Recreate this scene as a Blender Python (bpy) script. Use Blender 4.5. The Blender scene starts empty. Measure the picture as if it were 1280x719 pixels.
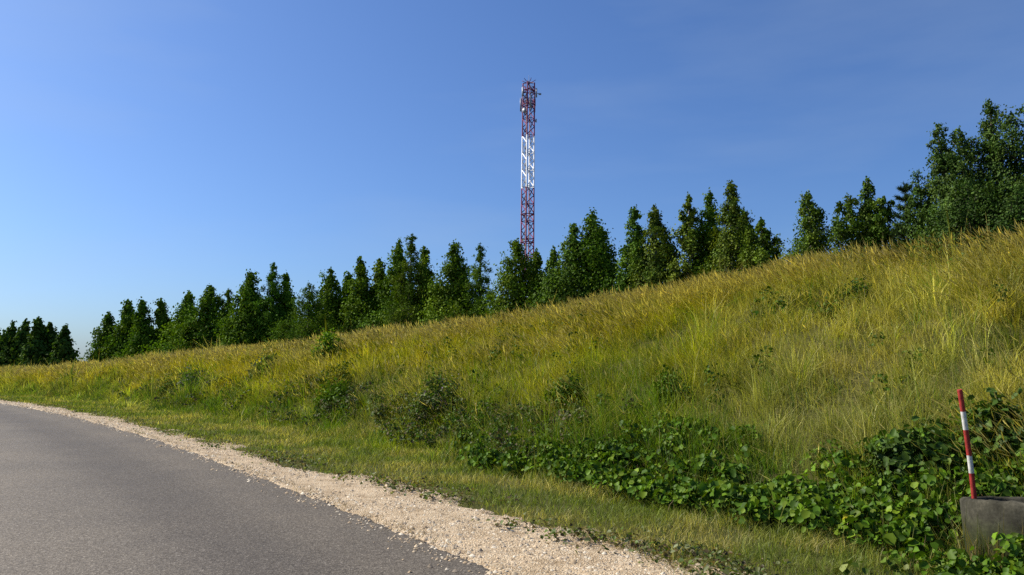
import bpy, math, random
import numpy as np
rng = np.random.default_rng(11)
S = bpy.context.scene
COL = S.collection
PI = math.pi

# ------------------------------------------------------------------ camera
CAM_H, F_PX, HORIZON = 1.35, 967.0, 456.0
PITCH = math.atan((HORIZON - 359.5) / F_PX)
cam = bpy.data.objects.new('camera', bpy.data.cameras.new('camera'))
COL.objects.link(cam)
cam.location = (0, 0, CAM_H)
cam.rotation_euler = (PI / 2 + PITCH, 0, 0)
cam.data.sensor_width = 36
cam.data.lens = F_PX / 1280 * 36
cam.data.clip_start = 0.05
cam.data.clip_end = 12000
S.camera = cam

def ray(x, y):
    X = (x - 640) / F_PX; Y = -(y - 359.5) / F_PX
    return np.array([X, math.cos(PITCH) - Y * math.sin(PITCH), math.sin(PITCH) + Y * math.cos(PITCH)])

# ------------------------------------------------------------------ road bend and land form
CX, CY, R = -121.688, -73.798, 145.0          # right-hand edge of the road is an arc
A0 = math.atan2(-CY, -CX)

def ns(x, y):                                  # offset from the road edge, distance along it
    qx = np.asarray(x, float) - CX; qy = np.asarray(y, float) - CY
    a = (np.arctan2(qy, qx) - A0 + PI) % (2 * PI) - PI
    return np.hypot(qx, qy) - R, R * a

def xy(n, s):
    a = A0 + np.asarray(s, float) / R; r = R + np.asarray(n, float)
    return CX + r * np.cos(a), CY + r * np.sin(a)

def vnoise(x, y, seed=0):
    x = np.asarray(x, float); y = np.asarray(y, float)
    xi = np.floor(x); yi = np.floor(y); fx = x - xi; fy = y - yi
    fx = fx * fx * (3 - 2 * fx); fy = fy * fy * (3 - 2 * fy)
    def h(a, b):
        v = np.sin(a * 127.1 + b * 311.7 + seed * 74.7) * 43758.5453
        return v - np.floor(v)
    return (h(xi, yi) * (1 - fx) + h(xi + 1, yi) * fx) * (1 - fy) + (h(xi, yi + 1) * (1 - fx) + h(xi + 1, yi + 1) * fx) * fy

def fbm(x, y, seed=0, o=3):
    t = 0; a = 0.5; w = 0
    for i in range(o):
        t = t + a * vnoise(np.asarray(x) * 2 ** i, np.asarray(y) * 2 ** i, seed + i * 13); w += a; a *= 0.55
    return t / w

def sstep(a, b, x):
    t = np.clip((np.asarray(x, float) - a) / (b - a), 0, 1); return t * t * (3 - 2 * t)

HS = [-400, 4, 7.5, 9.5, 11.5, 13.5, 15.6, 18, 20, 23, 26, 30, 34, 40, 43.5, 48, 54, 62, 80, 160, 450]
HV = [3.35, 3.50, 3.60, 3.26, 3.10, 2.98, 2.75, 2.40, 2.12, 2.05, 1.98, 1.70, 1.56, 1.17, .90, .75, .55, .45, .2, -1, 0]
def bank(s): return np.interp(s, HS, HV)
FOOT = 3.5
def shoulder(s): return np.interp(s, [0, 4, 6, 8, 10, 12, 15, 20, 28, 50], [1.62, 1.58, 1.46, 1.42, 1.2, 1.0, .85, .92, 1.05, .95])
def crest(s): return FOOT + 2.3 * np.maximum(bank(s), .8)

def ground(x, y):
    n, s = ns(x, y)
    H = bank(s); nc = crest(s)
    near = np.interp(n, [-60, -9, -7.2, .2, 1.0, 2.2, 3.2, FOOT], [-.9, -.4, -.05, -.05, -.07, -.13, -.2, -.2])
    t = np.clip((n - FOOT) / (nc - FOOT), 0, 2)
    up = np.where(t < .12, t * t / .24, np.where(t < .82, t - .06, .76 + .17 * (1 - np.exp(-(t - .82) / .17)) + .07 * np.clip((t - .82) / .6, 0, 1)))
    z = near + np.where(n > FOOT, (H + .2) * up, 0)
    z = z + np.where(n > nc, -np.minimum((n - nc) * .02, 6.0), 0)
    b = sstep(FOOT - .3, FOOT + 1.5, n)
    z = z + b * (.46 * (fbm(x * .45, y * .45, 3) - .5) + .26 * (fbm(x * 1.3, y * 1.3, 5, 2) - .5)) * np.where(n < 200, 1, 0)
    return z

# ------------------------------------------------------------------ mesh helpers
def mk(name, V, F, mat, parent=None, tint=None, smooth=False, mats=None, midx=None, attrs=None):
    V = np.asarray(V, np.float32).reshape(-1, 3); F = np.asarray(F, np.int32)
    k = F.shape[1]
    me = bpy.data.meshes.new(name)
    me.vertices.add(len(V)); me.vertices.foreach_set('co', V.ravel())
    me.loops.add(F.size); me.loops.foreach_set('vertex_index', F.ravel())
    me.polygons.add(len(F))
    me.polygons.foreach_set('loop_start', np.arange(0, F.size, k, dtype=np.int32))
    me.update(calc_edges=True)
    if smooth: me.polygons.foreach_set('use_smooth', np.ones(len(F), bool))
    if tint is not None:
        a = me.attributes.new('tint', 'FLOAT_COLOR', 'POINT')
        c = np.ones((len(V), 4), np.float32); c[:, :3] = tint
        a.data.foreach_set('color', c.ravel())
    for nm, val in (attrs or {}).items():
        a = me.attributes.new(nm, 'FLOAT', 'POINT'); a.data.foreach_set('value', np.asarray(val, np.float32))
    for m in (mats or [mat]): me.materials.append(m)
    if midx is not None: me.polygons.foreach_set('material_index', np.asarray(midx, np.int32))
    o = bpy.data.objects.new(name, me); COL.objects.link(o)
    if parent: o.parent = parent
    return o

def tag(o, label=None, cat=None, group=None, kind=None):
    if label: o['label'] = label
    if cat: o['category'] = cat
    if group: o['group'] = group
    if kind: o['kind'] = kind
    return o

def empty(name, loc, rz=0):
    o = bpy.data.objects.new(name, None); COL.objects.link(o)
    o.location = loc; o.rotation_euler = (0, 0, rz); o.empty_display_size = .2
    return o

class Tubes:
    def __init__(s): s.V = []; s.F = []; s.n = 0
    def add(s, pts, rad, k=6, cap=True):
        pts = np.asarray(pts, float); m = len(pts); rad = np.broadcast_to(rad, (m,))
        d = np.gradient(pts, axis=0); d /= np.linalg.norm(d, axis=1)[:, None] + 1e-9
        ref = np.array([0, 0, 1.]) if abs(d[0][2]) < .9 else np.array([1., 0, 0])
        u = np.cross(d, ref); u /= np.linalg.norm(u, axis=1)[:, None] + 1e-9
        v = np.cross(d, u)
        a = np.arange(k) * 2 * PI / k
        P = pts[:, None] + rad[:, None, None] * (np.cos(a)[None, :, None] * u[:, None] + np.sin(a)[None, :, None] * v[:, None])
        s.V.append(P.reshape(-1, 3))
        for i in range(m - 1):
            j = np.arange(k); b = s.n + i * k
            s.F.append(np.c_[b + j, b + (j + 1) % k, b + k + (j + 1) % k, b + k + j])
        s.n += m * k
        if cap:
            for e, base in ((0, s.n - m * k), (-1, s.n - k)):
                s.V.append(pts[e][None]); c = s.n; s.n += 1
                j = np.arange(0, k, 2)
                s.F.append(np.c_[np.full(len(j), c), base + j, base + (j + 1) % k, base + (j + 2) % k])
    def box(s, c, size, rz=0):
        c = np.asarray(c, float); hx, hy, hz = np.asarray(size, float) / 2
        q = np.array([[x, y, z] for z in (-hz, hz) for x, y in ((-hx, -hy), (hx, -hy), (hx, hy), (-hx, hy))])
        cs, sn = math.cos(rz), math.sin(rz)
        q = np.c_[q[:, 0] * cs - q[:, 1] * sn, q[:, 0] * sn + q[:, 1] * cs, q[:, 2]] + c
        s.V.append(q); b = s.n; s.n += 8
        s.F.append(b + np.array([[0, 3, 2, 1], [4, 5, 6, 7], [0, 1, 5, 4], [1, 2, 6, 5], [2, 3, 7, 6], [3, 0, 4, 7]]))
    def build(s, name, mat, parent=None, **k):
        return mk(name, np.vstack(s.V), np.vstack(s.F), mat, parent, **k)

def lathe(prof, k=48, wob=0.0):
    prof = np.asarray(prof, float); m = len(prof); a = np.arange(k) * 2 * PI / k
    V = np.stack([prof[:, 0][:, None] * np.cos(a), prof[:, 0][:, None] * np.sin(a), np.repeat(prof[:, 1][:, None], k, 1)], -1).reshape(-1, 3)
    if wob: V = V + rng.normal(0, wob, V.shape)
    F = []
    for i in range(m):
        i2 = (i + 1) % m; j = np.arange(k)
        F.append(np.c_[i * k + j, i * k + (j + 1) % k, i2 * k + (j + 1) % k, i2 * k + j])
    return V, np.vstack(F)

# ------------------------------------------------------------------ materials
def new_mat(name):
    m = bpy.data.materials.new(name); m.use_nodes = True; nt = m.node_tree; nt.nodes.clear()
    out = nt.nodes.new('ShaderNodeOutputMaterial')
    return m, nt, out
def nd(nt, t, **kw):
    n = nt.nodes.new(t)
    for k, v in kw.items(): setattr(n, k, v)
    return n
def ramp(nt, fac, stops, interp='LINEAR'):
    r = nd(nt, 'ShaderNodeValToRGB'); r.color_ramp.interpolation = interp
    el = r.color_ramp.elements
    while len(el) > 1: el.remove(el[-1])
    el[0].position, el[0].color = stops[0][0], (*stops[0][1], 1)
    for p, c in stops[1:]:
        e = el.new(p); e.color = (*c, 1)
    nt.links.new(fac, r.inputs[0]); return r.outputs[0]
def noise(nt, vec, scale, detail=4, rough=.55):
    n = nd(nt, 'ShaderNodeTexNoise'); n.inputs['Scale'].default_value = scale
    n.inputs['Detail'].default_value = detail; n.inputs['Roughness'].default_value = rough
    nt.links.new(vec, n.inputs['Vector']); return n.outputs[0]
def mixc(nt, fac, a, b, mode='MIX'):
    m = nd(nt, 'ShaderNodeMix', data_type='RGBA', blend_type=mode)
    for sock, v in ((m.inputs[0], fac), (m.inputs[6], a), (m.inputs[7], b)):
        if hasattr(v, 'is_linked'): nt.links.new(v, sock)
        else: sock.default_value = v if not isinstance(v, tuple) else (*v, 1)
    return m.outputs[2]
def bump(nt, hgt, strength, dist):
    b = nd(nt, 'ShaderNodeBump'); b.inputs['Strength'].default_value = strength; b.inputs['Distance'].default_value = dist
    nt.links.new(hgt, b.inputs['Height']); return b.outputs[0]
def pbsdf(nt, out, col, rough=.8, normal=None, metal=0, spec=.3):
    p = nd(nt, 'ShaderNodeBsdfPrincipled')
    if hasattr(col, 'is_linked'): nt.links.new(col, p.inputs['Base Color'])
    else: p.inputs['Base Color'].default_value = (*col, 1)
    if hasattr(rough, 'is_linked'): nt.links.new(rough, p.inputs['Roughness'])
    else: p.inputs['Roughness'].default_value = rough
    p.inputs['Metallic'].default_value = metal
    p.inputs['Specular IOR Level'].default_value = spec
    if normal is not None: nt.links.new(normal, p.inputs['Normal'])
    nt.links.new(p.outputs[0], out.inputs[0]); return p

def foliage_mat(name, trans, gloss=.06, rough=.45):
    m, nt, out = new_mat(name)
    at = nd(nt, 'ShaderNodeAttribute', attribute_name='tint')
    d = nd(nt, 'ShaderNodeBsdfDiffuse'); t = nd(nt, 'ShaderNodeBsdfTranslucent'); g = nd(nt, 'ShaderNodeBsdfGlossy')
    g.inputs['Roughness'].default_value = rough
    g.inputs['Color'].default_value = (.8, .85, .75, 1)
    nt.links.new(at.outputs['Color'], d.inputs[0])
    tc = mixc(nt, 1.0, at.outputs['Color'], (1.15, 1.2, .5), 'MULTIPLY')
    nt.links.new(tc, t.inputs[0])
    m1 = nd(nt, 'ShaderNodeMixShader'); m1.inputs[0].default_value = trans
    nt.links.new(d.outputs[0], m1.inputs[1]); nt.links.new(t.outputs[0], m1.inputs[2])
    m2 = nd(nt, 'ShaderNodeMixShader'); m2.inputs[0].default_value = gloss
    nt.links.new(m1.outputs[0], m2.inputs[1]); nt.links.new(g.outputs[0], m2.inputs[2])
    nt.links.new(m2.outputs[0], out.inputs[0])
    return m
GRASS = foliage_mat('grass_blades', .40, .02, .5)
LEAF = foliage_mat('tree_leaves', .22, .008, .5)
BROAD = foliage_mat('broad_leaves', .22, .012, .5)

def asphalt_mat():
    m, nt, out = new_mat('asphalt')
    tc = nd(nt, 'ShaderNodeTexCoord').outputs['Object']
    vor = nd(nt, 'ShaderNodeTexVoronoi'); vor.inputs['Scale'].default_value = 95
    nt.links.new(tc, vor.inputs['Vector'])
    agg = ramp(nt, vor.outputs['Color'], [(0, (.072, .060, .046)), (.45, (.125, .105, .081)), (.8, (.20, .172, .134)), (1, (.34, .30, .24))])
    fine = noise(nt, tc, 38, 3)
    c = mixc(nt, .55, agg, ramp(nt, fine, [(.3, (.6, .6, .6)), (.7, (1.3, 1.3, 1.3))]), 'MULTIPLY')
    big = noise(nt, tc, .55, 5)
    c = mixc(nt, .8, c, ramp(nt, big, [(.3, (.85, .85, .87)), (.7, (1.12, 1.1, 1.07))]), 'MULTIPLY')
    an = nd(nt, 'ShaderNodeAttribute', attribute_name='offset').outputs['Fac']
    wob = noise(nt, tc, .9, 4)
    mm = nd(nt, 'ShaderNodeMath', operation='MULTIPLY_ADD'); nt.links.new(wob, mm.inputs[0]); mm.inputs[1].default_value = .7
    nt.links.new(an, mm.inputs[2])
    mr = nd(nt, 'ShaderNodeMapRange'); nt.links.new(mm.outputs[0], mr.inputs[0])
    mr.inputs[1].default_value = -3.6; mr.inputs[2].default_value = .6
    # worn wheel tracks paler, darker oil strip and dusty margin beside the gravel
    tr = ramp(nt, mr.outputs[0], [(0, (1.1, 1.1, 1.1)), (.30, (1.18, 1.17, 1.15)), (.48, (1.0, 1, 1)), (.60, (.72, .72, .74)), (.70, (.74, .74, .75)), (.80, (.95, .94, .92)), (.93, (.9, .89, .87)), (1, (1.0, .97, .92))])
    c = mixc(nt, 1, c, tr, 'MULTIPLY')
    n = bump(nt, vor.outputs['Distance'], .55, .006)
    pbsdf(nt, out, c, .8, n, spec=.18)
    return m
def gravel_mat():
    m, nt, out = new_mat('gravel')
    tc = nd(nt, 'ShaderNodeTexCoord').outputs['Object']
    vor = nd(nt, 'ShaderNodeTexVoronoi'); vor.inputs['Scale'].default_value = 75
    nt.links.new(tc, vor.inputs['Vector'])
    c = ramp(nt, vor.outputs['Color'], [(0, (.28, .21, .125)), (.5, (.56, .41, .25)), (.85, (.66, .545, .38)), (1, (.78, .70, .54))])
    c2 = ramp(nt, noise(nt, tc, 2.2, 6, .65), [(.32, (.62, .58, .52)), (.55, (1, 1, 1)), (.75, (1.1, 1.08, 1.04))])
    c = mixc(nt, .9, c, c2, 'MULTIPLY')
    h = mixc(nt, .5, vor.outputs['Distance'], noise(nt, tc, 14, 4))
    pbsdf(nt, out, c, .9, bump(nt, h, .9, .02), spec=.15)
    return m
def soil_mat():
    m, nt, out = new_mat('soil')
    tc = nd(nt, 'ShaderNodeTexCoord').outputs['Object']
    c = ramp(nt, noise(nt, tc, 3, 8, .7), [(.3, (.035, .032, .012)), (.5, (.075, .066, .022)), (.7, (.12, .095, .04))])
    c = mixc(nt, .5, c, ramp(nt, noise(nt, tc, .05, 4), [(.35, (.07, .09, .02)), (.65, (.16, .14, .05))]))
    pbsdf(nt, out, c, .95, bump(nt, noise(nt, tc, 22, 5), .8, .03), spec=.05)
    return m
def bark_mat(name, c0, c1, sc=14):
    m, nt, out = new_mat(name)
    tc = nd(nt, 'ShaderNodeTexCoord').outputs['Object']
    mp = nd(nt, 'ShaderNodeMapping'); mp.inputs['Scale'].default_value = (1, 1, .35); nt.links.new(tc, mp.inputs[0])
    f = noise(nt, mp.outputs[0], sc, 5)
    pbsdf(nt, out, ramp(nt, f, [(.35, c0), (.65, c1)]), .9, bump(nt, f, .6, .01), spec=.1)
    return m
def concrete_mat():
    m, nt, out = new_mat('weathered_concrete')
    tc = nd(nt, 'ShaderNodeTexCoord').outputs['Object']
    f = noise(nt, tc, 6, 8, .7)
    c = ramp(nt, f, [(.3, (.022, .02, .013)), (.48, (.05, .046, .032)), (.72, (.14, .125, .09))])
    sz = nd(nt, 'ShaderNodeSeparateXYZ'); nt.links.new(tc, sz.inputs[0])
    mm = nd(nt, 'ShaderNodeMath', operation='MULTIPLY_ADD'); nt.links.new(f, mm.inputs[0]); mm.inputs[1].default_value = -.5; nt.links.new(sz.outputs[2], mm.inputs[2])
    c = mixc(nt, ramp(nt, mm.outputs[0], [(.02, (.75, .75, .75)), (.2, (0, 0, 0))]), c, (.045, .055, .015))
    c = mixc(nt, .6, c, ramp(nt, noise(nt, tc, 45, 3), [(.3, (.65, .64, .6)), (.7, (1.15, 1.15, 1.12))]), 'MULTIPLY')
    pbsdf(nt, out, c, .92, bump(nt, f, .6, .015), spec=.15)
    return m
def paint_mat(name, c, rough=.5, dirt=.35, sc=9):
    m, nt, out = new_mat(name)
    tc = nd(nt, 'ShaderNodeTexCoord').outputs['Object']
    f = noise(nt, tc, sc, 6, .65)
    col = ramp(nt, f, [(.3, tuple(v * (1 - dirt) for v in c)), (.62, c)])
    pbsdf(nt, out, col, rough, spec=.35); return m
def banded_mat(name, stops):
    """tower paint: red and white bands by height in the tower's own coordinates"""
    m, nt, out = new_mat(name)
    tc = nd(nt, 'ShaderNodeTexCoord').outputs['Object']
    sx = nd(nt, 'ShaderNodeSeparateXYZ'); nt.links.new(tc, sx.inputs[0])
    d = nd(nt, 'ShaderNodeMath', operation='DIVIDE'); nt.links.new(sx.outputs[2], d.inputs[0]); d.inputs[1].default_value = 60
    c = ramp(nt, d.outputs[0], stops, 'CONSTANT')
    c = mixc(nt, .35, c, ramp(nt, noise(nt, tc, 1.5, 5), [(.3, (.7, .68, .66)), (.7, (1.05, 1.05, 1.05))]), 'MULTIPLY')
    pbsdf(nt, out, c, .55, spec=.3); return m

ASPHALT, GRAVEL, SOIL, CONCRETE = asphalt_mat(), gravel_mat(), soil_mat(), concrete_mat()
BARK = bark_mat('grey_bark', (.06, .05, .04), (.17, .15, .12))
BIRCH = bark_mat('birch_bark', (.10, .09, .08), (.55, .53, .48), 9)
STEM = bark_mat('plant_stem', (.05, .06, .02), (.12, .12, .04))
RED = paint_mat('red_pole_paint', (.40, .035, .026), .6, .5, 26); WHITE = paint_mat('white_pole_paint', (.70, .67, .60), .6, .42, 30)
PANEL = paint_mat('antenna_plastic', (.30, .31, .36), .45, .15)
STEEL = paint_mat('galvanised_steel', (.30, .31, .33), .4, .3)

# ------------------------------------------------------------------ ground, road, shoulder
def grid_sheet(name, nl, sl, zf, mat, attrs=False, closed=False):
    nl = np.asarray(nl, float); sl = np.asarray(sl, float)
    N, Sg = np.meshgrid(nl, sl, indexing='ij')
    X, Y = xy(N, Sg); Z = zf(X, Y, N, Sg)
    a, b = N.shape; i, j = np.meshgrid(np.arange(a - 1), np.arange(b if closed else b - 1), indexing='ij')
    j2 = (j + 1) % b
    F = np.stack([i * b + j, (i + 1) * b + j, (i + 1) * b + j2, i * b + j2], -1).reshape(-1, 4)
    return mk(name, np.stack([X, Y, Z], -1), F, mat, smooth=True, attrs={'offset': N.ravel()} if attrs else None)
circ = 2 * PI * R
nl = np.r_[-144.9, -100, -60, -30, -15, -9, -8, np.arange(-7.4, 2, .6), np.arange(2, 16, .22), np.arange(16, 40, 2), 50, 70, 100, 150, 250, 500, 1000, 2500, 6000]
sl = np.r_[np.arange(-16, 70, .25), np.arange(70, 180, 2.5), np.linspace(180, circ - 40, 70), np.arange(circ - 38, circ - 16.2, 1.0)]
g = grid_sheet('ground', nl, sl, lambda X, Y, N, Sg: ground(X, Y), SOIL, closed=True)
tag(g, kind='structure')

rl = np.r_[np.arange(-7.0, -.9, .5), np.arange(-.9, .46, .045)]
ss = np.r_[np.arange(-16, -2, .5), np.arange(-2, 26, .045), np.arange(26, 60, .12), np.arange(60, 240, 1.0)]
def road_z(X, Y, N, Sg):
    edge = .10 * (fbm(Sg * 1.1, N * 0, 21) - .5) + .10 * (fbm(Sg * 6, N * 5, 22) - .5)
    return -.085 * sstep(-.02, .10, N + edge) + .0 * X
tag(grid_sheet('road', rl, ss, road_z, ASPHALT, attrs=True), kind='structure')

gl = np.r_[np.arange(-.25, 3.0, .06)]
gs = np.r_[np.arange(-10, -1, .3), np.arange(-1, 26, .06), np.arange(26, 64, .2), np.arange(64, 240, 1.5)]
def gravel_z(X, Y, N, Sg):
    e = .44 * (fbm(Sg * .9, N * .9, 31) - .5) + .16 * (fbm(Sg * 4, N * 4, 32) - .5)
    inner = -.06 * (1 - sstep(-.12, .06, N + .6 * e))
    base = np.interp(N, [-.25, 0, .3, 1.2, 2.2, 3.2], [.004, .006, -.015, -.055, -.11, -.18])
    wide = shoulder(Sg)
    outer = -.12 * sstep(-.3, .35, N - wide + 3.4 * e)
    return base + inner + outer + .018 * (fbm(X * 9, Y * 9, 33, 2) - .5)
tag(grid_sheet('gravel_shoulder', gl, gs, gravel_z, GRAVEL), kind='structure')

def stones(cnt):
    s = np.exp(rng.uniform(math.log(4.0), math.log(60), cnt)) - 3 + rng.uniform(-1, 1, cnt)
    n = np.where(rng.random(cnt) < .12, rng.normal(-.02, .12, cnt), rng.uniform(0, 2.3, cnt))
    dens = fbm(s * 1.5, n * 1.5, 41)
    keep = (dens > .42) | (rng.random(cnt) < .3); s, n = s[keep], n[keep]; cnt = len(s)
    x, y = xy(n, s); z = np.where(n < 0.02, .002, gravel_z(x, y, n, s))
    sz = np.clip(rng.lognormal(math.log(.0075), .55, cnt), .003, .026) * np.clip(.8 + s / 30, 1, 2)
    base = np.array([[1, 0, 0], [.3, .9, 0], [-.8, .6, 0], [-.7, -.7, 0], [.4, -.9, 0], [.2, .1, .75], [-.2, -.1, .6]], float)
    th = rng.uniform(0, 2 * PI, cnt); c, sn = np.cos(th)[:, None], np.sin(th)[:, None]
    B = base[None] * rng.uniform(.7, 1.3, (cnt, 7, 3))
    P = np.stack([B[..., 0] * c - B[..., 1] * sn, B[..., 0] * sn + B[..., 1] * c, B[..., 2]], -1) * sz[:, None, None]
    P += np.stack([x, y, z], -1)[:, None]
    f = np.array([[0, 1, 6, 5], [1, 2, 6, 6], [2, 3, 6, 6], [3, 4, 5, 6], [4, 0, 5, 5]])
    tri = np.array([[0, 1, 5], [1, 6, 5], [1, 2, 6], [2, 3, 6], [3, 4, 6], [4, 5, 6], [4, 0, 5]])
    F = (np.arange(cnt)[:, None, None] * 7 + tri[None]).reshape(-1, 3)
    pal = np.array([[.56, .44, .29], [.42, .31, .19], [.64, .55, .41], [.36, .29, .21], [.52, .39, .25]])
    t = pal[rng.integers(0, 5, cnt)] * rng.uniform(.7, 1.2, (cnt, 1))
    m, nt, out = new_mat('stones'); at = nd(nt, 'ShaderNodeAttribute', attribute_name='tint')
    pbsdf(nt, out, at.outputs['Color'], .85, spec=.2)
    tag(mk('gravel_stones', P, F, m, tint=np.repeat(t, 7, 0)), kind='stuff')
stones(42000)

# ------------------------------------------------------------------ grass
def blades(P, h, w, ang, lean, col_b, col_t, face=None):
    """curved two-segment blades; returns verts, quads, tints"""
    N = len(P); face = rng.uniform(0, 2 * PI, N) if face is None else face
    side = np.stack([np.cos(face), np.sin(face), np.zeros(N)], -1)
    dirv = np.stack([np.cos(ang), np.sin(ang), np.zeros(N)], -1)
    up = np.array([0, 0, 1.])
    rows = []
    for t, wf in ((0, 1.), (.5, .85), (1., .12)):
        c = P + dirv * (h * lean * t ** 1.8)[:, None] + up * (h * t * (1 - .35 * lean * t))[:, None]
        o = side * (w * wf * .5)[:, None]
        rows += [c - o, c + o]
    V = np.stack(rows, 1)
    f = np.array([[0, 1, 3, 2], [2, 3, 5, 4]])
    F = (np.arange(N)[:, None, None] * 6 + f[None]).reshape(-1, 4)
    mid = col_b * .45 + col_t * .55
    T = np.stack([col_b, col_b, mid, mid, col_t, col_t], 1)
    return V.reshape(-1, 3), F, T.reshape(-1, 3)

GOLD, OLIVE, GREEN, TAN, PINK, DKGREEN, LIME = [np.array(c) for c in (
    (.40, .315, .009), (.235, .228, .007), (.08, .15, .007), (.50, .42, .13), (.47, .37, .18), (.03, .065, .008), (.34, .36, .012))]

def sample_s(cnt, s0, s1, k=4.0):
    return np.exp(rng.uniform(math.log(s0 + k), math.log(s1 + k), cnt)) - k

def slope_colour(n, s, x, y):
    nc = crest(s); t = np.clip((n - FOOT) / (nc - FOOT), 0, 1.2)
    a = fbm(x * .35, y * .35, 51); b = fbm(x * .9 + 7, y * .9, 52); d = fbm(x * .22 + 3, y * .22, 53)
    c = OLIVE * np.ones((len(n), 1))
    def blend(c, col, w): w = np.clip(w, 0, 1)[:, None]; return c * (1 - w) + col * w
    c = blend(c, GOLD, sstep(.36, .56, a + .30 * (t - .45)) * .95)
    c = blend(c, GREEN, sstep(.52, .68, b + .55 * (.33 - t)) * .85)
    c = blend(c, GREEN, (1 - sstep(.08 + .1 * d, .36 + .1 * d, t)) * .85 * np.interp(s, [12, 22], [1, .6]))
    c = blend(c, DKGREEN, sstep(.60, .74, fbm(x * 1.1 + 5, y * 1.1, 57)) * .85)
    c = blend(c, GREEN, sstep(.5, .64, fbm(x * .5 + 11, y * .5, 58)) * .3)
    c = blend(c, LIME, sstep(.56, .68, fbm(x * .6, y * .6 + 9, 56)) * .45)
    c = blend(c, TAN, sstep(.60, .74, d + .06 * t) * .4)
    c = blend(c, PINK, sstep(.86, 1.0, t) * .45)
    c = blend(c, TAN, sstep(22, 45, s) * .18)
    return c

def tall_grass(cnt):
    s = sample_s(cnt, -2.5, 62, 4.5); n = FOOT - .35 + rng.random(cnt) * (crest(s) + 3.2 - FOOT + .35)
    # two blades in three grow in tussocks
    nt_ = cnt // 45; ci = rng.integers(0, nt_, cnt); intus = rng.random(cnt) < .66
    ts_, tn_ = s[:nt_].copy(), n[:nt_].copy(); th_ = rng.lognormal(0, .34, nt_); tv_ = rng.lognormal(0, .36, nt_); tm_ = rng.random(nt_)
    da = rng.uniform(0, 2 * PI, cnt); dr = np.abs(rng.normal(0, .13, cnt))
    s = np.where(intus, ts_[ci] + dr * np.cos(da), s); n = np.where(intus, tn_[ci] + dr * np.sin(da), n)
    hmul = np.where(intus, th_[ci], .85); vmul = np.where(intus, tv_[ci], 1.); tmix = np.where(intus, tm_[ci], .5)
    x, y = xy(n, s)
    dens = fbm(x * 1.3, y * 1.3, 61)
    keep = rng.random(cnt) < .35 + 1.2 * sstep(.3, .6, dens); s, n, x, y = s[keep], n[keep], x[keep], y[keep]; cnt = len(s)
    hmul, vmul, tmix, da, intus = hmul[keep], vmul[keep], tmix[keep], da[keep], intus[keep]
    z = ground(x, y); d = np.hypot(x, y)
    foot = sstep(FOOT - .4, FOOT + 1.0, n)
    h = rng.uniform(.16, .50, cnt) * (.45 + .55 * foot) * (.35 + 1.25 * fbm(x * .8, y * .8, 62)) * hmul
    w = np.clip(.00055 * d, .005, .03) * rng.uniform(.7, 1.4, cnt)
    base = slope_colour(n, s, x, y)
    v = rng.lognormal(0, .22, (cnt, 1)) * vmul[:, None]
    g_ = sstep(.72, .95, tmix)[:, None]; base = base * (1 - g_) + GREEN * g_; g_ = ((1 - sstep(.03, .14, tmix)) * .5)[:, None]; base = base * (1 - g_) + TAN * g_
    dry = (rng.random(cnt) < .14)[:, None]
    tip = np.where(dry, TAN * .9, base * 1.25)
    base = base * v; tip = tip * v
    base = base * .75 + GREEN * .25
    wind = PI + 2.2 * (fbm(x * .3, y * .3, 63) - .5)
    a0 = A0 + s / R; out_a = np.arctan2(np.sin(da) * np.sin(a0) + np.cos(da) * np.cos(a0), np.sin(da) * np.cos(a0) - np.cos(da) * np.sin(a0))
    ang = np.where(intus & (rng.random(cnt) < .6), out_a, wind + rng.normal(0, 1.1, cnt)); lean = np.clip(rng.normal(.5, .3, cnt), .05, 1.2)
    return blades(np.stack([x, y, z - .03], -1), h, w, ang, lean, base, tip)

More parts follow.
